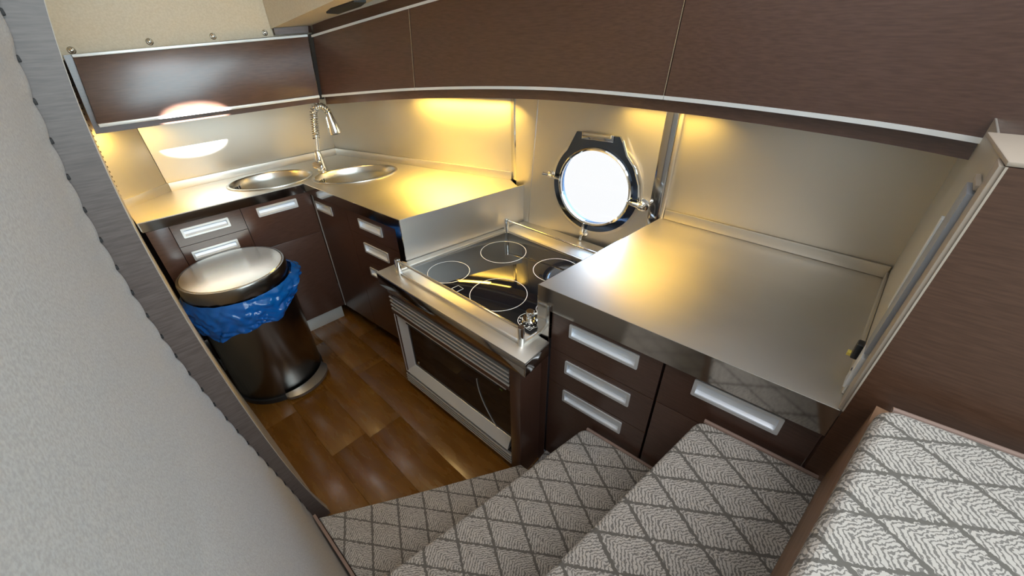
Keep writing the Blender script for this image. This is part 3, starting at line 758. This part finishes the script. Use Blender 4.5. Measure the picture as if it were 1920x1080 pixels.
# ------------------------------------------------------------------ wall cabinet over the sinks
wc = thing('wall_cabinet', (0.55, 2.33, 1.27), 0.0, 'slate-dark wall cabinet with pale edge trims above the left sink', 'wall cabinet')
fo = [(0.081, 2.348, 1.248), (1.000, 2.348, 1.256), (1.030, 2.348, 1.568), (0.112, 2.348, 1.519)]
bk = [(x, 2.650 if z < 1.4 else 2.650, z) for x, y, z in fo]
bk[0] = (0.24, 2.640, 1.248); bk[3] = (0.24, 2.640, 1.519)
box('carcass', hexa(fo, bk), WENGE, wc, 0)
dq = [(0.101, 2.312, 1.287), (0.990, 2.312, 1.295), (1.020, 2.336, 1.555), (0.134, 2.336, 1.511)]
box('door', hexa(dq, [(x, 2.347, z) for x, y, z in dq]), WENGE, wc, 0.001)
def lerp3(a, b, t): return tuple(a[i] + (b[i] - a[i]) * t for i in range(3))
def trimbar(a, b, h, y0=2.310, y1=2.346, name='pale_trim', par=None, up=0):
    q = [(a[0], y0, a[2] + up - h / 2), (b[0], y0, b[2] + up - h / 2), (b[0], y0, b[2] + up + h / 2), (a[0], y0, a[2] + up + h / 2)]
    box(name, hexa(q, [(x, y1, z) for x, y, z in q]), TRIMW, par, 0.001)
trimbar(dq[0], dq[1], 0.012, 2.305, par=wc, up=-0.005); trimbar(dq[3], dq[2], 0.010, 2.329, par=wc, up=0.005)
box('corner_post', hexa([(0.998, 2.336, 1.272), (1.012, 2.322, 1.272), (1.042, 2.322, 1.566), (1.028, 2.336, 1.566)],
                        [(1.012, 2.365, 1.272), (1.03, 2.345, 1.272), (1.06, 2.345, 1.566), (1.042, 2.365, 1.566)]), DARKGAP, wc, 0)
box('top_rail', hexa([(0.874, 2.345, 1.566), (1.035, 2.345, 1.572), (1.04, 2.345, 1.60), (0.874, 2.345, 1.592)],
                     [(0.874, 2.362, 1.566), (1.06, 2.362, 1.572), (1.06, 2.362, 1.60), (0.874, 2.362, 1.592)]), WENGE, wc, 0)

# ------------------------------------------------------------------ curved wall cabinets along the hull
CP = np.array([(1.012, 2.322, 1.293, 1.552), (1.224, 1.768, 1.3435, 1.655), (1.364, 1.144, 1.376, 1.745), (1.393, 0.6085, 1.381, 1.790),
               (1.357, 0.095, 1.375, 1.810), (1.285, -0.197, 1.367, 1.815), (1.19, -0.52, 1.360, 1.815)])
def cr(u):
    i = min(int(u), len(CP) - 2); t = u - i
    p0 = CP[max(i - 1, 0)] if i > 0 else 2 * CP[0] - CP[1]; p1 = CP[i]; p2 = CP[i + 1]; p3 = CP[i + 2] if i + 2 < len(CP) else 2 * CP[-1] - CP[-2]
    return 0.5 * ((2 * p1) + (p2 - p0) * t + (2 * p0 - 5 * p1 + 4 * p2 - p3) * t * t + (3 * p1 - p0 - 3 * p2 + p3) * t ** 3)
def band(u0, u1, n, inset0, inset1, zlo, zhi, lean=0.11):
    """curved strip between two depths behind the door face; zlo(c), zhi(c) give heights from a curve sample"""
    V, F = [], []
    for k in range(n + 1):
        u = u0 + (u1 - u0) * k / n
        c = cr(u); e_ = cr(min(u + 0.01, 5.999)) - cr(max(u - 0.01, 0)); tn = Vector((e_[0], e_[1])).normalized(); nn = Vector((-tn.y, tn.x))
        for ins, zz in ((inset0, zlo(c)), (inset0, zhi(c)), (inset1, zhi(c)), (inset1, zlo(c))):
            ins += lean * (zz - c[2]); V.append((c[0] + nn.x * ins, c[1] + nn.y * ins, zz))
    for k in range(n):
        for q in range(4):
            a, b = k * 4 + q, k * 4 + (q + 1) % 4; F.append((a, b, b + 4, a + 4))
    F += [(0, 1, 2, 3), (n * 4 + 3, n * 4 + 2, n * 4 + 1, n * 4)]
    return V, F
def hull_cabinet(u0, u1, label, top_trim):
    c = cr((u0 + u1) / 2); e_ = cr(u1 - 1e-4) - cr(u0)
    t = thing('wall_cabinet', (c[0], c[1], c[2]), math.atan2(e_[1], e_[0]), label, 'wall cabinet', 'curved cabinets along the hull')
    g = 0.0022
    n = 16
    mk('carcass', *band(u0, u1 - 1e-4, n, 0.019, 0.13, lambda c: c[2] - 0.048, lambda c: c[3] + 0.055), WENGE, t, True)
    mk('door', *band(u0 + g, u1 - g, n, 0.0, 0.018, lambda c: c[2] + 0.001, lambda c: c[3] - 0.001), WENGE, t, True)
    mk('pale_trim', *band(u0 + g, u1 - g, n, -0.005, 0.017, lambda c: c[2] - 0.010, lambda c: c[2] + 0.001), TRIMW, t, True)
    mk('pale_trim', *band(u0 + g, u1 - g, n, -0.005, 0.017, lambda c: c[3] - 0.001, lambda c: c[3] + 0.009), TRIMW, t, True)
    mk('edge_strip', *band(u1 - g - 0.0050, u1 - g - 0.0002, 1, -0.002, 0.01, lambda c: c[2] + 0.0015, lambda c: c[3] - 0.0015), CHROME, t)
hull_cabinet(0.0, 1.0, 'short curved dark wood wall cabinet next to the corner, left of the other curved doors', True)
hull_cabinet(1.0, 3.0, 'long curved dark wood wall cabinet in the middle, above the porthole', True)
hull_cabinet(3.0, 5.999, 'large brown curved wall cabinet above the right-hand worktop and stairs', True)

# ------------------------------------------------------------------ sliding shutter track on the end bulkhead
tr = thing('shutter_track', (0.95, -0.118, 0.905), EW.rot, 'grey vertical shutter track with latch at the right end of the worktop', 'shutter track')
def ew(x0, x1, dd0, dd1, za0, za1, zb0, zb1):
    """slanted bar on the end bulkhead: x0/x1 low and high positions from the front end"""
    a = EW.len
    return hexa([EW(a - x0 - dd0, -0.012, za0), EW(a - x0, -0.012, za0), EW(a - x1, -0.012, zb1), EW(a - x1 - dd1, -0.012, zb1)],
                [EW(a - x0 - dd0, -0.001, za0), EW(a - x0, -0.001, za0), EW(a - x1, -0.001, zb1), EW(a - x1 - dd1, -0.001, zb1)])
box('track_bar', ew(0.052, 0.052, 0.060, 0.075, 1.015, 0, 0, 1.352), GREYBAR, tr, 0.001)
box('slot_cover', ew(0.128, 0.158, 0.018, 0.022, 1.09, 0, 0, 1.275), TRIMW, tr, 0.001)
lk = box('latch_plate', ew(0.058, 0.052, 0.040, 0.055, 0.915, 0, 0, 1.005), ALU, tr, 0.001)
a_ = EW.len
mk('latch_hole', *lathe([(0.004, 0), (0.004, 0.001)], 10, EW(a_ - 0.075, -0.0125, 0.955), -EW.n.to_3d()), BLACKP, lk)
box('latch_body', EW.box(a_ - 0.155, a_ - 0.128, -0.022, -0.009, 0.945, 0.985), BLACKP, tr, 0.003)
mk('latch_bolt', *lathe([(0.007, 0), (0.007, 0.014)], 12, EW(a_ - 0.160, -0.014, 0.938), -EW.n.to_3d()), BRASS, tr)
box('top_bracket', EW.box(a_ - 0.13, a_ - 0.052, -0.008, -0.001, 1.358, 1.366), CREAMEDGE, tr, 0.001)

# ------------------------------------------------------------------ pedal bin and its liner
cx, cy = 0.262, 2.003
bn = thing('pedal_bin', (cx, cy, 0.0), label='round dark steel pedal bin with flat brushed lid on the floor', cat='bin')
mk('base_ring', *lathe([(0.208, 0.0), (0.210, 0.004), (0.210, 0.028), (0.203, 0.032)], 64, (cx, cy, 0.0)), BLACKP, bn, True)
mk('body', *lathe([(0.202, 0.030), (0.205, 0.034), (0.205, 0.600), (0.200, 0.602), (0.200, 0.036)], 64, (cx, cy, 0.0), None, True), CANSTEEL, bn, True)
lid = mk('lid_band', *lathe([(0.214, 0.612), (0.216, 0.615), (0.216, 0.676), (0.213, 0.682), (0.206, 0.682), (0.206, 0.612)], 64, (cx, cy, 0.0), None, True), CANSTEEL, bn, True)
mk('lid_plate', *lathe([(0.2055, 0.660), (0.2055, 0.680), (0.202, 0.6835), (0.12, 0.6842), (0.0005, 0.6845)], 64, (cx, cy, 0.0)), LIDSTEEL, lid, True)
mk('hinge', *Frame((cx - 0.06, cy + 0.212), (cx + 0.06, cy + 0.212)).box(0, 0.12, 0, 0.012, 0.60, 0.665), BLACKP, bn)
pv_, pf_ = [], []
for k in range(21):
    a = math.radians(-104 + 72 * k / 20); w = math.sin(math.pi * k / 20) ** 0.5
    for r_, z_ in ((0.212, 0.012), (0.220 + 0.040 * w, 0.012), (0.222 + 0.040 * w, 0.030), (0.212, 0.044)):
        pv_.append((cx + r_ * math.cos(a), cy + r_ * math.sin(a), z_))
for k in range(20):
    for q in range(4):
        a, b = k * 4 + q, k * 4 + (q + 1) % 4; pf_.append((a, b, b + 4, a + 4))
pf_ += [(0, 1, 2, 3), (83, 82, 81, 80)]
mk('pedal', pv_, pf_, PEDAL, bn, True)
# liner: crumpled skirt folded over the rim
V, F = [], []
na, nh = 220, 26
rs = random.Random(3); ph = [rs.uniform(0, 6.28) for _ in range(14)]
for i in range(nh + 1):
    t = i / nh
    for k in range(na):
        a = 2 * math.pi * k / na
        deep = 0.115 + 0.055 * math.cos(a - math.radians(215)) + 0.012 * math.sin(5 * a + ph[0]) + 0.008 * math.sin(11 * a + ph[1])
        z = 0.618 - deep * t
        q1 = noise.noise(Vector((3.2 * math.cos(a) + 1.5 * t, 3.2 * math.sin(a) - 1.5 * t, 2.0 * t)))
        q2 = noise.noise(Vector((5.5 * math.cos(a) - 3 * t, 5.5 * math.sin(a) + 3 * t, 2.5 * t + 5)))
        q3 = noise.noise(Vector((11 * math.cos(a) + 4 * t, 11 * math.sin(a), 3 * t + 9)))
        cr_ = 0.030 * abs(q1) + 0.020 * abs(q2) + 0.007 * abs(q3)
        bulge = 0.030 * max(0, math.cos(a - math.radians(-2))) ** 6 * math.sin(math.pi * min(1, t * 1.1 + 0.1))
        r_ = 0.2105 + 0.018 * math.sin(math.pi * min(1, t * 0.85 + 0.1)) + cr_ * (0.30 + 0.9 * t) + bulge
        V.append((cx + r_ * math.cos(a), cy + r_ * math.sin(a), z + 0.35 * cr_ * t))
for i in range(nh):
    for k in range(na):
        k2 = (k + 1) % na; F.append((i * na + k, i * na + k2, (i + 1) * na + k2, (i + 1) * na + k))
bl = mk('bin_liner', V, F, BAGM, None, True, origin=(cx, cy, 0.45))
tag(bl, 'crumpled blue plastic bin liner hanging out under the steel bin lid', 'bin liner')
